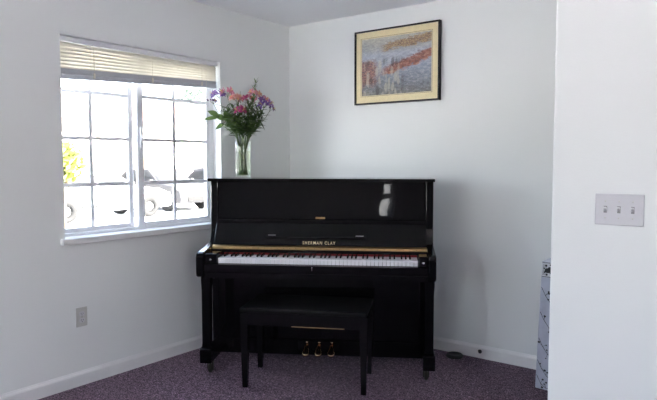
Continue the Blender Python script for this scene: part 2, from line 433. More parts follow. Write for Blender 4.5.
# brass hinge strip at the foot of the fallboard with its row of screws
hs = MB().prism([(0.160, 0.773), (0.160, 0.788), (0.178, 0.796), (0.190, 0.796), (0.190, 0.773)], 'x', -IX, IX, 0.001).build('hinge_strip', M['brass'], piano)
sm = None
for k in range(34):
    if sm is None: sm = MB().lathe([(0.0022, 0), (0.0018, 0.0012), (0, 0.0014)], (0, 0.160, 0.7805), 8, Euler((R(90), 0, 0)).to_matrix()).build('screw', M['castor'], hs); o = sm
    else: o = sm.copy(); col.objects.link(o); o.parent = hs
    o.location = (-0.66 + k * 0.04, 0, 0)
pbuild(MB().box(-IX, IX, 0.140, 0.176, 0.7528, 0.773, 0.002), 'name_rail')
pbuild(MB().box(-0.602, 0.624, 0.143, 0.1485, 0.734, 0.7530), 'felt_strip', M['felt'])
# keys
KX0 = -0.6015; KW = 1.225 / 52
kp = None; names = []
for i in range(52):
    x = KX0 + i * KW
    if kp is None:
        kp = MB().box(0.0005, KW - 0.0005, 0.0, 0.150, 0.728, 0.7395, 0.0012).box(0.0012, KW - 0.0012, 0.0012, 0.15, 0.706, 0.729).build('white_key', M['ivory'], piano); o = kp
    else: o = kp.copy(); col.objects.link(o); o.parent = piano
    o.location = (x, 0, 0)
bk = None
pat = {0: 1, 1: 0}                                   # A B | C D E F G A B ...
for i in range(51):
    n = (i + 5) % 7                                  # 0 = C
    if n in (2, 6): continue
    x = KX0 + (i + 1) * KW + {0: -.0015, 1: .0015, 3: -.002, 4: 0, 5: .002}[n]
    if bk is None:
        bk = MB().prism([(0.052, 0.737), (0.058, 0.7505), (0.142, 0.7515), (0.142, 0.737)], 'x', -0.0050, 0.0050, 0.0015).build('black_key', M['ebony'], piano); o = bk
    else: o = bk.copy(); col.objects.link(o); o.parent = piano
    o.location = (x, 0, 0)
ks = pbuild(MB().box(-IX, IX, -0.030, -0.008, 0.655, 0.704, 0.004, 3), 'key_slip')
MB().lathe([(0.004, 0), (0.004, 0.002), (0, 0.0021)], (-0.012, -0.030, 0.692), 12, Euler((R(90), 0, 0)).to_matrix()).box(-0.0145, -0.0095, -0.0322, -0.029, 0.674, 0.691).build('keyhole', M['steel'], ks)
pbuild(MB().box(-IX, IX, -0.026, 0.300, 0.616, 0.655, 0.004, 2).box(-0.60, 0.622, 0.0, 0.145, 0.655, 0.7055), 'key_bed')
pbuild(MB().box(-IX, IX, 0.300, 0.322, 0.155, 0.616, 0.002), 'lower_panel')
pbuild(MB().box(-IX, IX, 0.292, 0.330, 0.050, 0.153, 0.003), 'bottom_rail')
pbuild(MB().box(-IX, IX, 0.33, 0.60, 0.05, 0.09), 'bottom_board', M['dark_felt'])
pbuild(MB().box(-IX, IX, 0.575, 0.600, 0.09, 1.203), 'back_panel', M['dark_felt'])
for px_ in (-0.083, -0.002, 0.082):
    pb = MB()
    # a flat tongue flaring towards the player, upturned shank behind it
    outline = [(-0.011, 0.292), (0.011, 0.292), (0.011, 0.235), (0.016, 0.205), (0.022, 0.180), (0.022, 0.168), (0.015, 0.158), (0.0, 0.155), (-0.015, 0.158), (-0.022, 0.168), (-0.022, 0.180), (-0.016, 0.205), (-0.011, 0.235)]
    pb.prism([(px_ + a, c) for a, c in outline], 'z', -0.006, 0.006, 0.003, 3)
    for v in pb.bm.verts:
        t = (v.co.y - 0.155) / 0.137
        v.co.z += 0.080 + 0.058 * t + 0.014 * math.sin(math.pi * min(1, t * 1.3)); v.co.y += 0.022 * (1 - t)
    pd = pbuild(pb, 'pedal', M['pedal'])
    MB().sphere((px_, 0.262, 0.1475), 0.0095, None, 2, (1, 1, 0.8)).build('highlight_dome', M['pedal'], pd)  # small dome added on the shank for its bright highlight
pbuild(MB().box(-0.15, 0.13, 0.2875, 0.2925, 0.085, 0.145, 0.003), 'pedal_plate', M['satin_black'])

# ------------------------------------------------------------------ bench
bench = tag(empty('piano_bench', (1.034, -1.032, 0), R(27.3)), 'low black piano bench with tapered legs in front of the piano pedals', 'bench')
MB().box(-0.375, 0.375, -0.195, 0.205, 0.452, 0.478, 0.007, 3).build('seat', M['bench_top'], bench)
MB().box(-0.352, 0.352, -0.180, -0.160, 0.375, 0.452, 0.002).box(-0.352, 0.352, 0.165, 0.185, 0.375, 0.452, 0.002) \
    .box(-0.360, -0.340, -0.160, 0.165, 0.375, 0.452, 0.002).box(0.340, 0.360, -0.160, 0.165, 0.375, 0.452, 0.002).box(-.34, .34, -.16, .165, 0.379, 0.386).build('apron', M['satin_black'], bench)
MB().box(-0.065, 0.245, -0.1835, -0.1795, 0.3745, 0.3790, 0.0008).build('apron_strip', M['brass'], bench)  # thin warm strip along the apron's lower front edge
def leg_mesh():
    b = bmesh.new(); rows = []
    for z, h in ((0.0, 0.0135), (0.004, 0.0150), (0.25, 0.0200), (0.36, 0.0235), (0.452, 0.0235)):
        rows.append([b.verts.new((sx * h, sy * h, z)) for sx, sy in ((-1, -1), (1, -1), (1, 1), (-1, 1))])
    for A, B in zip(rows, rows[1:]):
        for k in range(4): b.faces.new((A[k], A[(k + 1) % 4], B[(k + 1) % 4], B[k]))
    b.faces.new(rows[0][::-1]); b.faces.new(rows[-1])
    bmesh.ops.bevel(b, geom=[e for e in b.edges if abs(e.verts[0].co.z - e.verts[1].co.z) > 0.05], offset=0.003, segments=2, affect='EDGES')
    return b
for sx, sy in ((-0.348, -0.174), (0.357, -0.174), (-0.357, 0.177), (0.351, 0.181)):
        mb = MB(); mb.merge(leg_mesh()); o = mb.build('leg', M['satin_black'], bench); o.location = (sx, sy, 0)

# ------------------------------------------------------------------ framed print on the back wall
pic = tag(empty('framed_picture', (1.028, 0, 2.032)), 'landscape print with cream mat in a thin black frame on the back wall', 'picture')
w2, h2 = 0.3545, 0.2725
fr = MB()
for a in ((-w2, w2, -h2, -h2 + .011), (-w2, w2, h2 - .011, h2), (-w2, -w2 + .011, -h2 + .011, h2 - .011), (w2 - .011, w2, -h2 + .011, h2 - .011)):
    fr.box(a[0], a[1], -0.032, 0, a[2], a[3], 0.0015)
fr.build('frame', mat('black_metal_frame', (0.012, 0.011, 0.012, 1), 0.3, 0.3), pic)
MAT_C = mat('cream_mat_board', srgb(240, 226, 184), 0.9, var=0.04, scale=40)
mw = 0.054
mm = MB(); ix, iz = w2 - .011, h2 - .011; ax0, ax1, az0, az1 = -ix + mw * .9, ix - mw, -iz + mw, iz - mw * .95
mm.box(-ix, ax0, -0.020, -0.016, -iz, iz).box(ax1, ix, -0.020, -0.016, -iz, iz).box(ax0, ax1, -0.020, -0.016, -iz, az0).box(ax0, ax1, -0.020, -0.016, az1, iz)
mb_ = mm.build('mat_board', MAT_C, pic)
ln = MB(); g = 0.007
for a in ((ax0 - g, ax1 + g, az0 - g, az0 - g + .002), (ax0 - g, ax1 + g, az1 + g - .002, az1 + g), (ax0 - g, ax0 - g + .002, az0 - g, az1 + g), (ax1 + g - .002, ax1 + g, az0 - g, az1 + g)):
    ln.box(a[0], a[1], -0.0206, -0.0199, a[2], a[3])
ln.build('mat_line', mat('brown_mat_line', srgb(120, 88, 52), 0.7), mb_)
def print_mat():
    m, nt, b = new_mat('riverside_print')
    N = nt.nodes; Lk = nt.links
    tc = N.new('ShaderNodeTexCoord'); sep = N.new('ShaderNodeSeparateXYZ'); Lk.new(tc.outputs['Object'], sep.inputs[0])
    X, Zc = sep.outputs['X'], sep.outputs['Z']
    def math_(op, a, c=None):
        x = N.new('ShaderNodeMath'); x.operation = op
        for i, v in enumerate((a, c)):
            if v is None: continue
            if isinstance(v, (int, float)): x.inputs[i].default_value = v
            else: Lk.new(v, x.inputs[i])
        return x.outputs[0]
    mp = N.new('ShaderNodeMapping'); mp.inputs['Scale'].default_value = (1, 1, 2.2); Lk.new(tc.outputs['Object'], mp.inputs[0])
    def nz(scale, detail=4, dist=0.6, r=0.65):
        n = N.new('ShaderNodeTexNoise'); n.inputs['Scale'].default_value = scale; n.inputs['Detail'].default_value = detail; n.inputs['Distortion'].default_value = dist; n.inputs['Roughness'].default_value = r
        Lk.new(mp.outputs[0], n.inputs['Vector']); return n.outputs['Fac']
    nA, nB, nC = nz(9), nz(34), nz(80, 3)
    warp = math_('ADD', math_('MULTIPLY', math_('SUBTRACT', nA, 0.5), 0.10), math_('MULTIPLY', math_('SUBTRACT', nB, 0.5), 0.05))
    def mixc(fac, a, c, blend='MIX'):
        x = N.new('ShaderNodeMix'); x.data_type = 'RGBA'; x.blend_type = blend
        if isinstance(fac, (int, float)): x.inputs['Factor'].default_value = fac
        else: Lk.new(fac, x.inputs['Factor'])
        for k, v in (('A', a), ('B', c)):
            if isinstance(v, tuple): x.inputs[k].default_value = v
            else: Lk.new(v, x.inputs[k])
        return x.outputs['Result']
    def smooth(v, lo, hi):
        x = N.new('ShaderNodeMapRange'); x.interpolation_type = 'SMOOTHSTEP'
        x.inputs['From Min'].default_value = lo; x.inputs['From Max'].default_value = hi; Lk.new(v, x.inputs['Value']); return x.outputs[0]
    z = math_('ADD', Zc, warp)
    v = math_('ADD', math_('MULTIPLY', z, 2.3), 0.5)
    base = ramp(nt, v, [(0.02, srgb(121, 114, 89)), (0.18, srgb(111, 121, 131)), (0.34, srgb(146, 159, 179)), (0.50, srgb(179, 191, 214)), (0.70, srgb(204, 214, 231)), (0.82, srgb(194, 194, 189)), (0.97, srgb(226, 219, 194))]).outputs['Color']
    dabs = ramp(nt, nB, [(0.30, srgb(94, 101, 121)), (0.5, srgb(166, 174, 184)), (0.70, srgb(250, 250, 250))]).outputs['Color']
    c = mixc(0.38, base, dabs)
    # ochre and rust far bank, higher to the right
    zb = math_('SUBTRACT', z, math_('MULTIPLY', X, 0.10))
    far = math_('MULTIPLY', smooth(zb, 0.112, 0.13), math_('SUBTRACT', 1.0, smooth(zb, 0.165, 0.185)))
    far = math_('MULTIPLY', far, smooth(X, -0.16, -0.06))
    farc = ramp(nt, nC, [(0.36, srgb(89, 79, 64)), (0.5, srgb(181, 129, 84)), (0.64, srgb(216, 196, 131))]).outputs['Color']
    c = mixc(math_('MULTIPLY', far, 0.85), c, farc)
    # warm orange near bank, a diagonal band
    zd = math_('SUBTRACT', z, math_('MULTIPLY', X, 0.27))
    near = math_('MULTIPLY', smooth(zd, -0.055, -0.035), math_('SUBTRACT', 1.0, smooth(zd, 0.0, 0.03)))
    near = math_('MULTIPLY', near, smooth(X, -0.17, -0.05))
    nearc = ramp(nt, nB, [(0.34, srgb(112, 60, 44)), (0.52, srgb(178, 100, 72)), (0.68, srgb(208, 150, 120))]).outputs['Color']
    c = mixc(math_('MULTIPLY', near, 0.92), c, nearc)
    # dark rusty thicket at the left edge
    lf = math_('MULTIPLY', math_('SUBTRACT', 1.0, smooth(math_('ADD', X, warp), -0.205, -0.14)), math_('SUBTRACT', 1.0, smooth(z, 0.035, 0.075)))
    lf = math_('MULTIPLY', lf, smooth(z, -0.16, -0.11))
    lfc = ramp(nt, nC, [(0.38, srgb(81, 59, 61)), (0.52, srgb(166, 96, 74)), (0.66, srgb(219, 166, 141))]).outputs['Color']
    c = mixc(math_('MULTIPLY', lf, 0.85), c, lfc)
    # upright cream and dark dabs of paint left of the middle
    mp2 = N.new('ShaderNodeMapping'); mp2.inputs['Scale'].default_value = (1, 1, 0.38); Lk.new(tc.outputs['Object'], mp2.inputs[0])
    vo = N.new('ShaderNodeTexVoronoi'); vo.inputs['Scale'].default_value = 38; Lk.new(mp2.outputs[0], vo.inputs['Vector'])
    sv = N.new('ShaderNodeSeparateColor'); Lk.new(vo.outputs['Color'], sv.inputs[0])
    zone = math_('MULTIPLY', math_('SUBTRACT', 1.0, smooth(math_('ADD', X, warp), 0.0, 0.09)), math_('SUBTRACT', 1.0, smooth(z, 0.03, 0.075)))
    zone = math_('MULTIPLY', zone, math_('SUBTRACT', 1.0, smooth(vo.outputs['Distance'], 0.35, 0.75)))
    c = mixc(math_('MULTIPLY', math_('MULTIPLY', zone, smooth(sv.outputs[0], 0.62, 0.70)), 0.5), c, srgb(226, 218, 196))
    c = mixc(math_('MULTIPLY', math_('MULTIPLY', zone, math_('SUBTRACT', 1.0, smooth(sv.outputs[0], 0.26, 0.34))), 0.6), c, srgb(72, 62, 66))
    c = mixc(0.22, c, srgb(96, 88, 84))
    Lk.new(c, b.inputs['Base Color']); setp(b, Roughness=0.75)
    return m
MB().box(ax0 - .002, ax1 + .002, -0.0165, -0.012, az0 - .002, az1 + .002).build('print', print_mat(), pic)
MB().box(-ix, ix, -0.0240, -0.0220, -iz, iz).build('glazing', glass_thin('picture_glass', refl=0.6), pic)
MB().box(-ix, ix, -0.012, -0.001, -iz, iz).build('backing', M['dark_felt'], pic)

# ------------------------------------------------------------------ light switches, outlet, doorstop, disc
sw = tag(empty('light_switch', (2.841, -1.48, 1.161)), 'white triple light switch plate on the near wall at right', 'light switch')
MB().box(-0.0815, 0.0815, -0.0065, 0, -0.057, 0.057, 0.0028, 3).build('wall_plate', M['plate'], sw)
for x in (-0.0457, 0.0, 0.0457):
    t = MB().prism([(-0.0060, -0.0065), (-0.0060, 0.0065), (-0.017, 0.0105), (-0.0185, 0.0035)], 'x', x - 0.0048, x + 0.0048, 0.001).build('toggle', M['plate'], sw)
    MB().box(x - 0.0056, x + 0.0056, -0.0068, -0.0060, -0.0125, 0.0125).build('toggle_slot', mat('grey_slot', (0.25, 0.25, 0.26, 1), 0.6), sw)
    for z in (-0.030, 0.030):
        MB().lathe([(0.0032, 0), (0.0030, 0.0008), (0, 0.0012)], (x, -0.0063, z), 12, Euler((R(90), 0, 0)).to_matrix()).build('screw', M['plate_grey'], sw)
ot = tag(empty('power_outlet', (0, -1.905, 0.411), R(90)), 'white duplex power outlet low on the wall under the window', 'outlet')
# local x runs along the wall, -y points into the room
MB().box(-0.035, 0.035, -0.0055, 0, -0.0575, 0.0575, 0.0025, 3).build('wall_plate', M['plate_grey'], ot)
for z in (-0.0195, 0.0195):
    r_ = MB().prism([(0.017 * math.cos(R(a)) * 1.0, z + max(-0.0135, min(0.0135, 0.017 * math.sin(R(a))))) for a in range(0, 360, 15)], 'y', -0.0078, -0.005).build('receptacle', M['plate'], ot)
    MB().box(-0.0075, -0.0052, -0.0082, -0.0077, z - 0.002, z + 0.007).box(0.0052, 0.0075, -0.0082, -0.0077, z - 0.002, z + 0.006).lathe([(0.0024, 0), (0, 0.0004)], (0, -0.0078, z - 0.007), 10, Euler((R(90), 0, 0)).to_matrix()).build('slot', M['slot'], r_)
MB().lathe([(0.003, 0), (0.0028, 0.0008), (0, 0.0012)], (0, -0.0053, 0), 12, Euler((R(90), 0, 0)).to_matrix()).build('screw', M['steel'], ot)

ds = tag(empty('door_stop', (1.699, -0.013, 0.050)), 'small dark door stop sticking out of the back baseboard', 'door stop')
RX = Euler((R(78), 0, R(28))).to_matrix()
MB().lathe([(0.010, 0), (0.010, 0.004), (0.0045, 0.006), (0.0045, 0.032), (0, 0.032)], (0, 0, 0), 14, RX).build('rod', M['castor'], ds)
MB().lathe([(0, 0.030), (0.011, 0.030), (0.013, 0.036), (0.013, 0.050), (0.010, 0.055), (0, 0.056)], (0, 0, 0), 16, RX).build('rubber_tip', M['rubber'], ds)
dc = MB().lathe([(0, 0), (0.055, 0), (0.058, 0.004), (0.057, 0.014), (0.052, 0.020), (0.040, 0.021), (0.036, 0.016), (0, 0.014)], (0, 0, 0), 36).build('castor_cup', M['rubber'])
dc.location = (1.552, -0.088, 0.0005)
tag(dc, 'round flat dark castor cup lying on the carpet by the back wall', 'castor cup')

# ------------------------------------------------------------------ patterned box behind the partition
bx = tag(empty('tall_box', (2.187, -0.348, 0.30 * math.sin(R(1.9))), R(0)), 'tall white box with black branch pattern half hidden behind the near wall', 'box')
def box_mat():
    m, nt, b = new_mat('white_box_card')
    n = noise(nt, 14, 3); r = ramp(nt, n.outputs['Fac'], [(0.3, srgb(172, 177, 192)), (0.7, srgb(190, 194, 208))])
    nt.links.new(r.outputs['Color'], b.inputs['Base Color']); setp(b, Roughness=0.5)
    return m
bx.rotation_euler = (0, R(1.9), 0)                    # it leans a little
M['card'] = box_mat(); M['ink'] = mat('black_print_ink', (0.02, 0.02, 0.024, 1), 0.5)
BW, BD, BH = 0.30, 0.24, 0.752
ca = MB().box(0, BW, 0, BD, 0, BH, 0.003).build('carton', M['card'], bx)
br = MB(); rb = random.Random(4)
def ink_line(p0, p1, wd):
    d = Vector((p1[0] - p0[0], 0, p1[1] - p0[1])); s_ = Vector((-d.z, 0, d.x)).normalized() * wd / 2
    b = bmesh.new(); P = [Vector((p0[0], -0.0008, p0[1])), Vector((p1[0], -0.0008, p1[1]))]
    b.faces.new([b.verts.new(v) for v in (P[0] - s_, P[1] - s_ * .6, P[1] + s_ * .6, P[0] + s_)]); br.merge(b)
def ink_dot(x, z, r):
    b = bmesh.new(); b.faces.new([b.verts.new((x + r * math.cos(R(a)), -0.0009, z + r * math.sin(R(a)) * .85)) for a in range(0, 360, 40)]); br.merge(b)
for zt in (0.60, 0.455, 0.30, 0.17, 0.08):
    # a branch falling to the right, side twigs ending in round berries
    pts = [(0.006, zt), (0.03, zt - 0.045), (0.06, zt - 0.085), (0.10, zt - 0.105), (0.15, zt - 0.10), (0.21, zt - 0.07), (0.29, zt - 0.055)]
    pts = [(x, max(0.012, z)) for x, z in pts]
    for a, c in zip(pts, pts[1:]): ink_line(a, c, 0.0035)
    for (x, z) in pts[1:-1]:
        for k in range(2):
            an = rb.uniform(0.4, 2.6) * rb.choice((1, 1, -1)); l = rb.uniform(0.018, 0.034)
            e = (min(BW - .01, max(0.008, x + l * math.cos(an))), max(0.010, z + l * math.sin(an)))
            ink_line((x, z), e, 0.002); ink_dot(e[0], e[1], rb.uniform(0.004, 0.0075))
    br.build('printed_branch', M['ink'], ca); br = MB()
MB().box(0.002, BW - .002, -0.0006, 0.001, 0.662, 0.748).build('top_label', mat('pale_label_card', srgb(214, 216, 220), 0.5), ca)
for (x, z, r) in ((0.034, 0.700, .017), (0.047, 0.712, .013), (0.056, 0.694, .014), (0.066, 0.706, .012), (0.025, 0.728, .007), (0.018, 0.690, .006), (0.015, 0.712, .005), (0.05, 0.734, .006), (0.03, 0.676, .007), (0.072, 0.730, .006), (0.10, 0.70, .016), (0.12, 0.71, .012), (0.16, 0.69, .014), (0.2, 0.71, .013), (0.25, 0.70, .015)): ink_dot(x, z, r)
for x in (0.008, 0.013, 0.019, 0.026): ink_line((x, 0.672), (x + 0.002, 0.735), 0.0022)
ink_line((0.003, 0.664), (BW - .003, 0.664), 0.0035); ink_line((0.003, 0.745), (BW - .003, 0.745), 0.003)
br.build('label_motif', M['ink'], ca)
# bend the prints onto the card a hair proud of it: they are already 1 mm in front of the face

# ------------------------------------------------------------------ glass vase and flowers on the piano lid
CA, SA = math.cos(PA), math.sin(PA)
def pworld(x, y, z): return Vector((1.046 + CA * x - SA * y, -0.990 + SA * x + CA * y, z))
VZ = 1.2235
vpos = pworld(-0.548, 0.445, VZ)
vase = tag(empty('glass_vase', vpos, PA), 'clear glass cylinder vase of water on the left end of the piano lid', 'vase')
MB().lathe([(0, 0), (0.050, 0), (0.053, 0.004), (0.0525, 0.06), (0.051, 0.13), (0.0530, 0.20), (0.056, 0.255), (0.0535, 0.255), (0.0505, 0.20), (0.0485, 0.13), (0.0495, 0.06), (0.049, 0.016), (0, 0.014)], n=40).build('glass', glass_thin('vase_glass', (0.97, 0.985, 0.97, 1), 0.9), vase)
MB().lathe([(0, 0.0146), (0.0486, 0.0166), (0.0491, 0.06), (0.0481, 0.13), (0.0495, 0.18), (0, 0.18)], n=40).build('water', glass_thin('vase_water', (0.96, 0.965, 0.92, 1), 0.25), vase)

def leaf_mat(name, c1, c2):
    m, nt, b = new_mat(name)
    n = noise(nt, 38, 3); r = ramp(nt, n.outputs['Fac'], [(0.3, c1), (0.7, c2)])
    nt.links.new(r.outputs['Color'], b.inputs['Base Color']); setp(b, Roughness=0.5)
    t = nt.nodes.new('ShaderNodeBsdfTranslucent'); nt.links.new(r.outputs['Color'], t.inputs['Color'])
    mx = nt.nodes.new('ShaderNodeMixShader'); mx.inputs['Fac'].default_value = 0.3; out = nt.nodes['Material Output']
    nt.links.new(b.outputs[0], mx.inputs[1]); nt.links.new(t.outputs[0], mx.inputs[2]); nt.links.new(mx.outputs[0], out.inputs['Surface'])
    return m
M['leaf'] = leaf_mat('dark_leaf', srgb(44, 66, 32), srgb(74, 98, 50))
M['leaf2'] = leaf_mat('mid_leaf', srgb(58, 82, 36), srgb(88, 112, 56))
M['stem'] = leaf_mat('green_stem', srgb(62, 86, 42), srgb(92, 116, 62))
PETAL = {
 'purple': leaf_mat('purple_petal', srgb(92, 62, 138), srgb(138, 104, 178)),
 'pink': leaf_mat('pink_petal', srgb(186, 104, 134), srgb(216, 148, 168)),
 'peach': leaf_mat('peach_petal', srgb(206, 138, 128), srgb(224, 170, 156)),
 'magenta': leaf_mat('magenta_petal', srgb(150, 44, 98), srgb(190, 78, 130)),
 'violet': leaf_mat('violet_petal', srgb(120, 78, 148), srgb(170, 122, 184)),
 'dark': leaf_mat('plum_bud', srgb(70, 48, 84), srgb(104, 72, 112)),
}
M['stamen'] = mat('yellow_stamen', srgb(220, 190, 90), 0.6)
S = 0.0070                                            # metres per pixel-sized step used when measuring the bouquet
def bez(p0, p1, p2, p3, n=14):
    out = []
    for i in range(n + 1):
        t = i / n; u = 1 - t
        out.append(p0 * u ** 3 + p1 * 3 * u * u * t + p2 * 3 * u * t * t + p3 * t ** 3)
    return out
rf = random.Random(11)
def stalk_path(tip, k):
    a = k * 2.399; rr = 0.020 + 0.014 * ((k * 0.37) % 1)
    p0 = Vector((-math.copysign(1, tip.x + 1e-4) * abs(math.cos(a)) * rr, math.sin(a) * rr, 0.020))
    mouth = Vector((max(-0.034, min(0.034, tip.x * 0.30 + 0.008 * math.cos(a))), 0.022 * math.sin(a + 1), 0.245))
    # through the mouth, then on to the tip
    A = bez(p0, p0 + (mouth - p0) * 0.35, mouth - (mouth - p0) * 0.3, mouth, 7)
    d = (mouth - p0).normalized()
    B = bez(mouth, mouth + d * (tip - mouth).length * 0.35, tip - Vector((tip.x * 0.25, tip.y * .25, (tip.z - mouth.z) * 0.45)), tip, 9)
    return A + B[1:]
def stalk(name, label, cat, tip, k, group=None, leaves=7, leaf_len=0.065, leaf_w=0.013, lm='leaf', t0=0.50, t1=0.95, r=0.0022):
    root = tag(empty(name, vpos, PA), label, cat, group)
    path = stalk_path(Vector(tip), k)
    n = len(path)
    MB().tube(path, [r * (1.15 - 0.5 * i / n) for i in range(n)], 7).build('stem', M['stem'], root)
    if leaves:
        mb = MB(); m0 = random.Random(k * 7 + 3)
        for i in range(leaves):
            f = t0 + (t1 - t0) * (i + 0.3 * m0.random()) / max(1, leaves)
            idx = min(n - 2, int(f * (n - 1))); fr_ = f * (n - 1) - idx
            p = path[idx].lerp(path[idx + 1], min(1, max(0, fr_))); t = (path[idx + 1] - path[idx]).normalized()
            an = i * 2.4 + k; side = Vector((math.cos(an), math.sin(an) * 0.8, 0)); side = (side - t * side.dot(t)).normalized()
            d = t * 0.75 + side * m0.uniform(0.5, 0.95)
            L_ = leaf_len * m0.uniform(0.7, 1.15)
            mb.blade(p, d, t - side * 0.3, L_, leaf_w * m0.uniform(0.8, 1.2), m0.uniform(0.3, 1.1), seg=6)
        mb.build('foliage', M[lm], root)
    return root, path
def petal_prof(t): return math.sin(math.pi * (0.08 + 0.88 * t) ** 1.25)
def blossom(root, c, d, color, size, rnd):
    """an open lily-like flower: six petals around stamens"""
    d = Vector(d).normalized(); a = d.orthogonal().normalized(); b_ = d.cross(a)
    mb = MB(); ph = rnd.uniform(0, 6)
    for k in range(6):
        an = ph + k * math.pi / 3; o_ = a * math.cos(an) + b_ * math.sin(an); op = 0.75 if k % 2 else 0.55
        mb.blade(Vector(c), d * (1.0 - op * .5) + o_ * op, -o_ * 0.6 + d, size * rnd.uniform(.9, 1.1), size * (0.50 if k % 2 else 0.38), rnd.uniform(0.6, 1.1), petal_prof, 6, 0.18)
    bl_ = mb.build('blossom', PETAL[color], root)
    st = MB()
    for k in range(4):
        an = ph + k * 1.57; o_ = a * math.cos(an) + b_ * math.sin(an)
        e = Vector(c) + d * size * 0.75 + o_ * size * 0.18
        st.tube([Vector(c), Vector(c) + d * size * 0.4 + o_ * size * .06, e], 0.0006, 5)
        st.sphere(e, 0.0017, None, 1)
    st.build('stamens', M['stamen'], bl_)
def bud(root, c, d, color, size):
    d = Vector(d).normalized()
    q = Vector((0, 0, 1)).rotation_difference(d).to_matrix()
    MB().lathe([(0, 0), (size * .16, size * .12), (size * .26, size * .45), (size * .18, size * .8), (0, size)], Vector(c), 9, q).build('bud', PETAL[color], root)
def flower(label, px, py, dy, k, color, nb, size=0.039, spread=0.027, buds=1, leaves=10, second=None, cat='flower'):
    tip = Vector(((px - 243.5) * S, dy, (178 - py) * S - 0.030))
    root, path = stalk('flower_stalk', label, cat, tip, k, leaves=leaves)
    rnd = random.Random(k * 13 + 1); main = (path[-1] - path[-3]).normalized()
    pm = MB(); items = []
    for i in range(nb + buds):
        an = i * 2 * math.pi / (nb + buds) + rnd.uniform(-.3, .3)
        o_ = Vector((math.cos(an), math.sin(an), 0.12 * rnd.uniform(-1, 1)))
        e = tip + main * rnd.uniform(0.022, 0.036) + o_ * spread * rnd.uniform(0.75, 1.15)
        pm.tube([tip, tip.lerp(e, 0.5) + main * 0.005, e], 0.0011, 6); items.append((e, (main * 0.35 + o_ * 0.8 + Vector((0, -0.35, 0.2)))))
    pm.build('flower_stems', M['stem'], root)
    for i, (e, d) in enumerate(items):
        c_ = color if (second is None or i % 2 == 0) else second
        if i < nb: blossom(root, e, d, c_, size * rnd.uniform(.85, 1.1), rnd)
        else: bud(root, e, d, c_, size * 0.8)
    return root
flower('deep purple flower cluster at the upper left of the bouquet', 221, 97, -0.01, 1, 'purple', 4)
flower('pink flower cluster next to the deep purple one in the vase', 230, 96, -0.03, 2, 'pink', 4)
flower('peach flower cluster left of the bouquet centre in the vase', 237, 100, 0.01, 3, 'peach', 4, spread=0.022)
flower('tall magenta flower cluster at the centre of the bouquet', 247, 102, -0.02, 4, 'magenta', 3)
flower('magenta flower cluster hanging lowest in the middle of the bouquet', 243, 113, -0.05, 5, 'magenta', 4, spread=0.020)
flower('coral pink flower cluster below the tall green spike in the vase', 256, 97, -0.02, 6, 'peach', 4, second='pink')
flower('lilac and pink flower cluster at the right of the bouquet', 261, 103, 0.0, 7, 'pink', 3, second='violet')
flower('violet flower cluster leaning out at the right of the vase', 265, 107, -0.02, 8, 'violet', 4, second='purple', spread=0.022)
flower('dark plum buds on the stalk reaching farthest right in the vase', 269, 110, 0.02, 9, 'dark', 1, size=0.024, spread=0.014, buds=2, leaves=4)
flower('dusky purple buds on the stalk reaching farthest left in the vase', 214, 102, 0.02, 10, 'dark', 1, size=0.026, spread=0.020, buds=3, leaves=5)
# tall leafy spike
root, path = stalk('green_spike', 'tall leafy green spike rising highest above the flowers', 'greenery', ((257 - 243.5) * S, 0.0, (178 - 84) * S), 12, leaves=6)
mb = MB(); m0 = random.Random(5)
for i in range(30):
    f = 0.80 + 0.20 * i / 30; idx = min(len(path) - 2, int(f * (len(path) - 1))); p = path[idx].lerp(path[idx + 1], f * (len(path) - 1) - idx)
    an = i * 2.4; mb.blade(p, (math.cos(an) * .7, math.sin(an) * .7, 0.8), (0, 0, 1), m0.uniform(0.026, 0.048) * (1.15 - 0.35 * i / 30), 0.010, m0.uniform(-.2, .5), seg=4)
mb.build('spike_leaves', M['leaf2'], root)
root, path = stalk('green_spike', 'short thin green sprig between the pink and magenta flowers', 'greenery', ((241 - 243.5) * S, 0.01, (178 - 94) * S), 13, leaves=8, leaf_len=0.035, leaf_w=0.008, lm='leaf2', t0=0.7)
# broad leaves at the left
root, path = stalk('leafy_sprig', 'broad leaved green sprig sticking out at the left of the vase', 'greenery', ((216 - 243.5) * S, -0.03, (178 - 119) * S), 14, leaves=0)
mb = MB()
for (px, py, dx, dz, l, wd) in ((220, 118, -1, 0.62, 0.080, 0.046), (220, 120, -1.0, -0.02, 0.112, 0.034), (226, 122, -0.6, 0.45, 0.075, 0.050), (231, 124, -0.2, 0.9, 0.085, 0.055), (226, 126, -0.9, -0.45, 0.07, 0.036), (234, 127, 0.25, 0.6, 0.075, 0.045)):
    mb.blade(((px - 243.5) * S, -0.03, (178 - py) * S), (dx, -0.15, dz), (0.2, -0.75, 0.55), l, wd, 0.35, seg=8, cup=0.1)
mb.build('broad_leaves', M['leaf2'], root)
# drooping leaf at the right
root, path = stalk('leafy_sprig', 'thin sprig with a drooping leaf at the right of the vase', 'greenery', ((260 - 243.5) * S, -0.02, (178 - 122) * S), 15, leaves=2)
MB().blade(path[-1], (0.55, -0.1, -0.75), (0.4, -0.3, 0.8), 0.085, 0.018, 0.2, seg=8).build('drooping_leaf', M['leaf'], root)
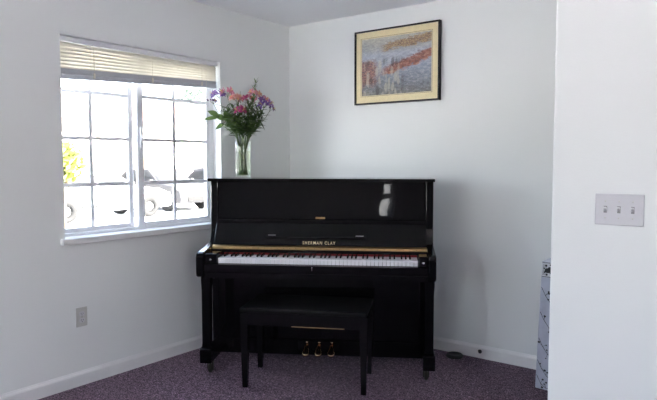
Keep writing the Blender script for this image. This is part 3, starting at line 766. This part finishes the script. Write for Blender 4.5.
# filler stems, nothing tells them apart
for i, (px, py, dy) in enumerate([(229, 113, 0.03), (234, 116, -0.06), (238, 110, 0.05), (242, 120, -0.07), (248, 112, 0.04), (252, 110, -0.06), (256, 113, 0.02), (259, 116, -0.03), (246, 124, -0.075), (225, 117, 0.0), (262, 112, 0.03), (235, 122, 0.055), (254, 122, -0.05), (233, 106, 0.02), (250, 104, -0.03), (259, 107, 0.03), (226, 108, 0.04), (241, 104, -0.05), (256, 104, -0.06), (264, 116, 0.01), (230, 110, -0.05)]):
    stalk('bouquet_greenery', 'leafy green stem packed among the flower stalks in the glass vase', 'greenery', ((px - 243.5) * S, dy, (178 - py) * S), 20 + i, 'leafy stems filling the bouquet', leaves=20, leaf_len=0.064, leaf_w=0.017, lm='leaf' if i % 3 else 'stem', t0=0.60, t1=1.0)

# ------------------------------------------------------------------ outside the window
GZ = -0.40
def ground_mat(name, c, s):
    return mat(name, c, 0.9, var=0.12, scale=s, bs=0.2)
struct(MB().box(-60, 60, -60, 70, GZ - 0.2, GZ).build('ground_street', ground_mat('sunlit_concrete', (0.57, 0.575, 0.58, 1), 4)))
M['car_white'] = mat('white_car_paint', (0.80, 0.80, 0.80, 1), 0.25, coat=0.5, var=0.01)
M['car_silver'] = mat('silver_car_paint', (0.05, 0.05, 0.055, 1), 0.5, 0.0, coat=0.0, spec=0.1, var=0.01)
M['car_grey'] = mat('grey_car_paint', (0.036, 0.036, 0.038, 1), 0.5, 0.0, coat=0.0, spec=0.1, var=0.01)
M['car_glass'] = mat('dark_car_glass', (0.022, 0.023, 0.024, 1), 0.4, spec=0.03)
M['tyre'] = mat('tyre_rubber', (0.020, 0.020, 0.020, 1), 0.9, spec=0.05)
M['lamp_red'] = mat('red_tail_lamp', (0.35, 0.02, 0.02, 1), 0.2)
M['lamp_clear'] = mat('clear_head_lamp', (0.7, 0.72, 0.74, 1), 0.1)
def car(name, label, loc, rz, paint):
    """saloon, length along local y (front at +y)"""
    r = tag(empty(name, loc, rz), label, 'car')
    lower = [(-2.2, 0.32), (-2.25, 0.55), (-2.2, 0.86), (-1.95, 0.95), (-0.9, 0.98), (0.9, 0.96), (1.75, 0.88), (2.15, 0.70), (2.22, 0.45), (2.15, 0.30), (1.78, 0.28)]
    for a in range(0, 181, 30): pass
    arch = lambda cy: [(cy + 0.36 * math.cos(R(a)), 0.28 + 0.36 * math.sin(R(a))) for a in range(0, 181, 20)]
    body = lower[:-1] + arch(1.38) + arch(-1.38)
    MB().prism(body, 'x', -0.86, 0.86, 0.03).build('body', paint, r)
    cab = [(-1.72, 0.95), (-1.15, 1.38), (-0.6, 1.45), (0.15, 1.44), (0.95, 0.95)]
    b = bmesh.new(); A = []; B = []
    for y, z in cab:
        x = 0.80 - (z - 0.95) * 0.30; A.append(b.verts.new((-x, y, z))); B.append(b.verts.new((x, y, z)))
    b.faces.new(A); b.faces.new(B[::-1])
    for i in range(len(cab)): b.faces.new((A[i], B[i], B[(i + 1) % len(cab)], A[(i + 1) % len(cab)]))
    bmesh.ops.recalc_face_normals(b, faces=b.faces)
    mb = MB(); mb.merge(b); mb.build('cabin', paint, r)
    for s in (-1, 1):
        def sx(z): return s * (0.806 - (z - 0.95) * 0.30)
        for poly in ([(-1.45, 1.0), (-1.10, 1.30), (-0.42, 1.36), (-0.42, 1.0)], [(-0.34, 1.0), (-0.34, 1.36), (0.12, 1.36), (0.72, 1.0)]):
            b = bmesh.new(); b.faces.new([b.verts.new((sx(z) + s * .004, y, z)) for y, z in poly]); mb = MB(); mb.merge(b); mb.build('side_window', M['car_glass'], r)
    for (ya_, za_, yb_, zb_, nm) in ((0.90, 1.0, 0.20, 1.41, 'windscreen'), (-1.66, 1.01, -1.19, 1.36, 'rear_window')):
        off = 0.012 if nm == 'windscreen' else -0.012
        b = bmesh.new(); xa_, xb_ = 0.72 - (za_ - .95) * .3, 0.74 - (zb_ - .95) * .3
        b.faces.new([b.verts.new(v) for v in ((-xa_, ya_ + off, za_ + .012), (xa_, ya_ + off, za_ + .012), (xb_, yb_ + off, zb_ + .012), (-xb_, yb_ + off, zb_ + .012))])
        mb = MB(); mb.merge(b); mb.build(nm, M['car_glass'], r)
    for s in (-1, 1):
        for cy in (1.38, -1.38):
            wh = MB().lathe([(0.17, -0.10), (0.30, -0.10), (0.325, -0.07), (0.325, 0.07), (0.30, 0.10), (0.17, 0.10), (0.17, -0.10)], (s * 0.76, cy, 0.325), 24, Euler((0, R(90), 0)).to_matrix()).build('wheel', M['tyre'], r)
            MB().lathe([(0, 0.085), (0.06, 0.09), (0.175, 0.07), (0.175, -0.07), (0, -0.07)], (s * 0.76, cy, 0.325), 20, Euler((0, R(90 * s), 0)).to_matrix()).build('hub_cap', M['steel'], wh)
        MB().box(s * 0.62 - .17, s * 0.62 + .17, 2.06, 2.20, 0.62, 0.74, 0.02).build('head_lamp', M['lamp_clear'], r)
        MB().box(s * 0.66 - .16, s * 0.66 + .16, -2.27, -2.12, 0.66, 0.82, 0.02).build('tail_lamp', M['lamp_red'], r)
        MB().box(s * 0.92 - .07, s * 0.92 + .07, 0.60, 0.72, 0.98, 1.10, 0.02).build('wing_mirror', paint, r)
    MB().box(-0.55, 0.55, 2.14, 2.235, 0.36, 0.52, 0.015).build('grille', M['tyre'], r)
    MB().box(-0.875, 0.875, -0.98, 0.98, 0.40, 0.46, 0.01).build('side_trim', M['tyre'], r)
    return r
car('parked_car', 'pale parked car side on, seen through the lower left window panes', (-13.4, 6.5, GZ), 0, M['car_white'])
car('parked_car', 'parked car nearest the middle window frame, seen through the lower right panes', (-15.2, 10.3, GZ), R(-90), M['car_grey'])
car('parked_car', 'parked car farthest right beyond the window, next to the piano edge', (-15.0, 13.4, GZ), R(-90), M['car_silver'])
# house across the street
hs_ = tag(empty('street_house', (-27, 14, GZ)), 'pale house with a tiled roof across the street beyond the window', 'house')
M['stucco'] = mat('pale_stucco', (0.74, 0.66, 0.56, 1), 0.9, var=0.05, scale=20)
M['tile'] = mat('terracotta_roof', (0.14, 0.09, 0.07, 1), 0.8, var=0.2, scale=12)
MB().box(-5, 5, -9, 12, 0, 3.6).build('walls', M['stucco'], hs_)
MB().prism([(-5.6, 3.6), (5.6, 3.6), (0, 5.3)], 'y', -9.6, 12.6).build('roof', M['tile'], hs_)
for yy in (-7, -4.2, 4.2, 8.5):
    f_ = MB().box(4.98, 5.05, yy - .75, yy + .75, 1.0, 2.4, 0.01).build('window_surround', M['trim'], hs_)
    MB().box(5.04, 5.07, yy - .62, yy + .62, 1.12, 2.28).build('pane', M['car_glass'], f_)
MB().box(4.98, 5.06, -1.6, 2.0, 0, 2.3, 0.02).build('garage_door', mat('tan_garage_door', (0.10, 0.075, 0.05, 1), 0.7), hs_)
def tree(label, loc, h, r, n, cmat, seed):
    t = tag(empty('street_tree', loc), label, 'tree'); rn = random.Random(seed)
    MB().tube([(0, 0, 0), (0.05, 0, h * .3), (0, 0.1, h * .6)], [0.14, 0.11, 0.06], 9).tube([(0.04, 0, h * .35), (r * .4, 0.2, h * .65)], [0.07, 0.03], 7).tube([(0.04, 0, h * .4), (-r * .4, -0.2, h * .7)], [0.07, 0.03], 7).build('trunk', mat('bark', (0.12, 0.09, 0.06, 1), 0.9, bs=0.4), t)
    mb = MB(); b = bmesh.new()
    for i in range(n):
        u = Vector((rn.gauss(0, 1), rn.gauss(0, 1), rn.gauss(0, 1))).normalized() * r * rn.random() ** 0.33
        c = Vector((u.x, u.y, h * .68 + u.z * .85)); a = Vector((rn.gauss(0, 1), rn.gauss(0, 1), rn.gauss(0, 1))).normalized(); d = a.orthogonal().normalized(); s_ = rn.uniform(.06, .13) * max(1, r * 0.85)
        e = a.cross(d)
        b.faces.new([b.verts.new(c + d * s_), b.verts.new(c + e * s_ * .45), b.verts.new(c - d * s_), b.verts.new(c - e * s_ * .45)])
    mb.merge(b); mb.build('crown', cmat, t)
M['tree_a'] = leaf_mat('yellow_green_leaves', srgb(84, 92, 36), srgb(118, 124, 58))
M['tree_b'] = leaf_mat('grey_green_leaves', srgb(60, 74, 66), srgb(84, 98, 84))
tree('yellow green street tree at the left edge of the window', (-6.95, 1.78, GZ), 2.5, 0.45, 800, M['tree_a'], 1)
tree('grey green tree above the roof in the upper right panes', (-37, 31.2, GZ), 9.8, 2.2, 1600, M['tree_b'], 2)

# ------------------------------------------------------------------ light
wd = bpy.data.worlds.new('sky'); sc.world = wd; wd.use_nodes = True
nt = wd.node_tree; bg = nt.nodes['Background']
sky = nt.nodes.new('ShaderNodeTexSky'); sky.sky_type = 'NISHITA'; sky.sun_disc = False
sky.sun_elevation = R(42); sky.sun_rotation = R(70); sky.air_density = 1.0; sky.dust_density = 2.0; sky.ozone_density = 1.0
SKY = 0.62
mxs = nt.nodes.new('ShaderNodeMix'); mxs.data_type = 'RGBA'; mxs.inputs['Factor'].default_value = 0.4
bw = nt.nodes.new('ShaderNodeRGBToBW'); nt.links.new(sky.outputs[0], bw.inputs[0])
nt.links.new(sky.outputs[0], mxs.inputs['A']); nt.links.new(bw.outputs[0], mxs.inputs['B'])   # thin bright haze: the blue is partly washed out
nt.links.new(mxs.outputs['Result'], bg.inputs['Color']); bg.inputs['Strength'].default_value = SKY
sun = bpy.data.lights.new('sun', 'SUN'); sun.energy = 28.0; sun.angle = R(0.6); sun.color = (1, 0.955, 0.885)
so = bpy.data.objects.new('sun', sun); col.objects.link(so)
so.rotation_euler = Vector((-0.72, -0.26, -0.66)).to_track_quat('-Z', 'Y').to_euler()
def portal(name, loc, rot, sx, sy):
    l = bpy.data.lights.new(name, 'AREA'); l.shape = 'RECTANGLE'; l.size = sx; l.size_y = sy; l.cycles.is_portal = True
    o = bpy.data.objects.new(name, l); col.objects.link(o); o.location = loc; o.rotation_euler = rot
portal('portal', (-0.17, (WY0 + WY1) / 2, (WZ0 + WZ1) / 2), (0, R(-90), 0), WZ1 - WZ0, WY1 - WY0)
portal('portal', (-0.17, (SIDE[0] + SIDE[1]) / 2, (SIDE[2] + SIDE[3]) / 2), (0, R(-90), 0), SIDE[3] - SIDE[2], SIDE[1] - SIDE[0])
portal('portal', (XR + 0.17, (EAST[0] + EAST[1]) / 2, (EAST[2] + EAST[3]) / 2), (0, R(90), 0), EAST[3] - EAST[2], EAST[1] - EAST[0])
for (a, b_, za, zb) in REAR: portal('portal', ((a + b_) / 2, YB - 0.17, (za + zb) / 2), (R(90), 0, 0), b_ - a, zb - za)

# ------------------------------------------------------------------ camera
cam = bpy.data.cameras.new('camera'); co = bpy.data.objects.new('camera', cam); col.objects.link(co)
cam.sensor_fit = 'HORIZONTAL'; cam.sensor_width = 36; cam.lens = 605.87 / 657 * 36; cam.clip_start = 0.05; cam.clip_end = 300
co.location = (3.3196, -3.8541, 1.3364); co.rotation_euler = (R(90 - 3.675), 0, R(37.105))
sc.camera = co
vs = sc.view_settings
vs.view_transform = 'Standard'; vs.look = 'None'; vs.gamma = 1; vs.use_curve_mapping = False; vs.exposure = 2.16
cy = sc.cycles
cy.use_denoising = True; cy.max_bounces = 12; cy.diffuse_bounces = 8; cy.glossy_bounces = 6; cy.transmission_bounces = 10; cy.transparent_max_bounces = 16
cy.caustics_reflective = False; cy.caustics_refractive = False; cy.sample_clamp_indirect = 10
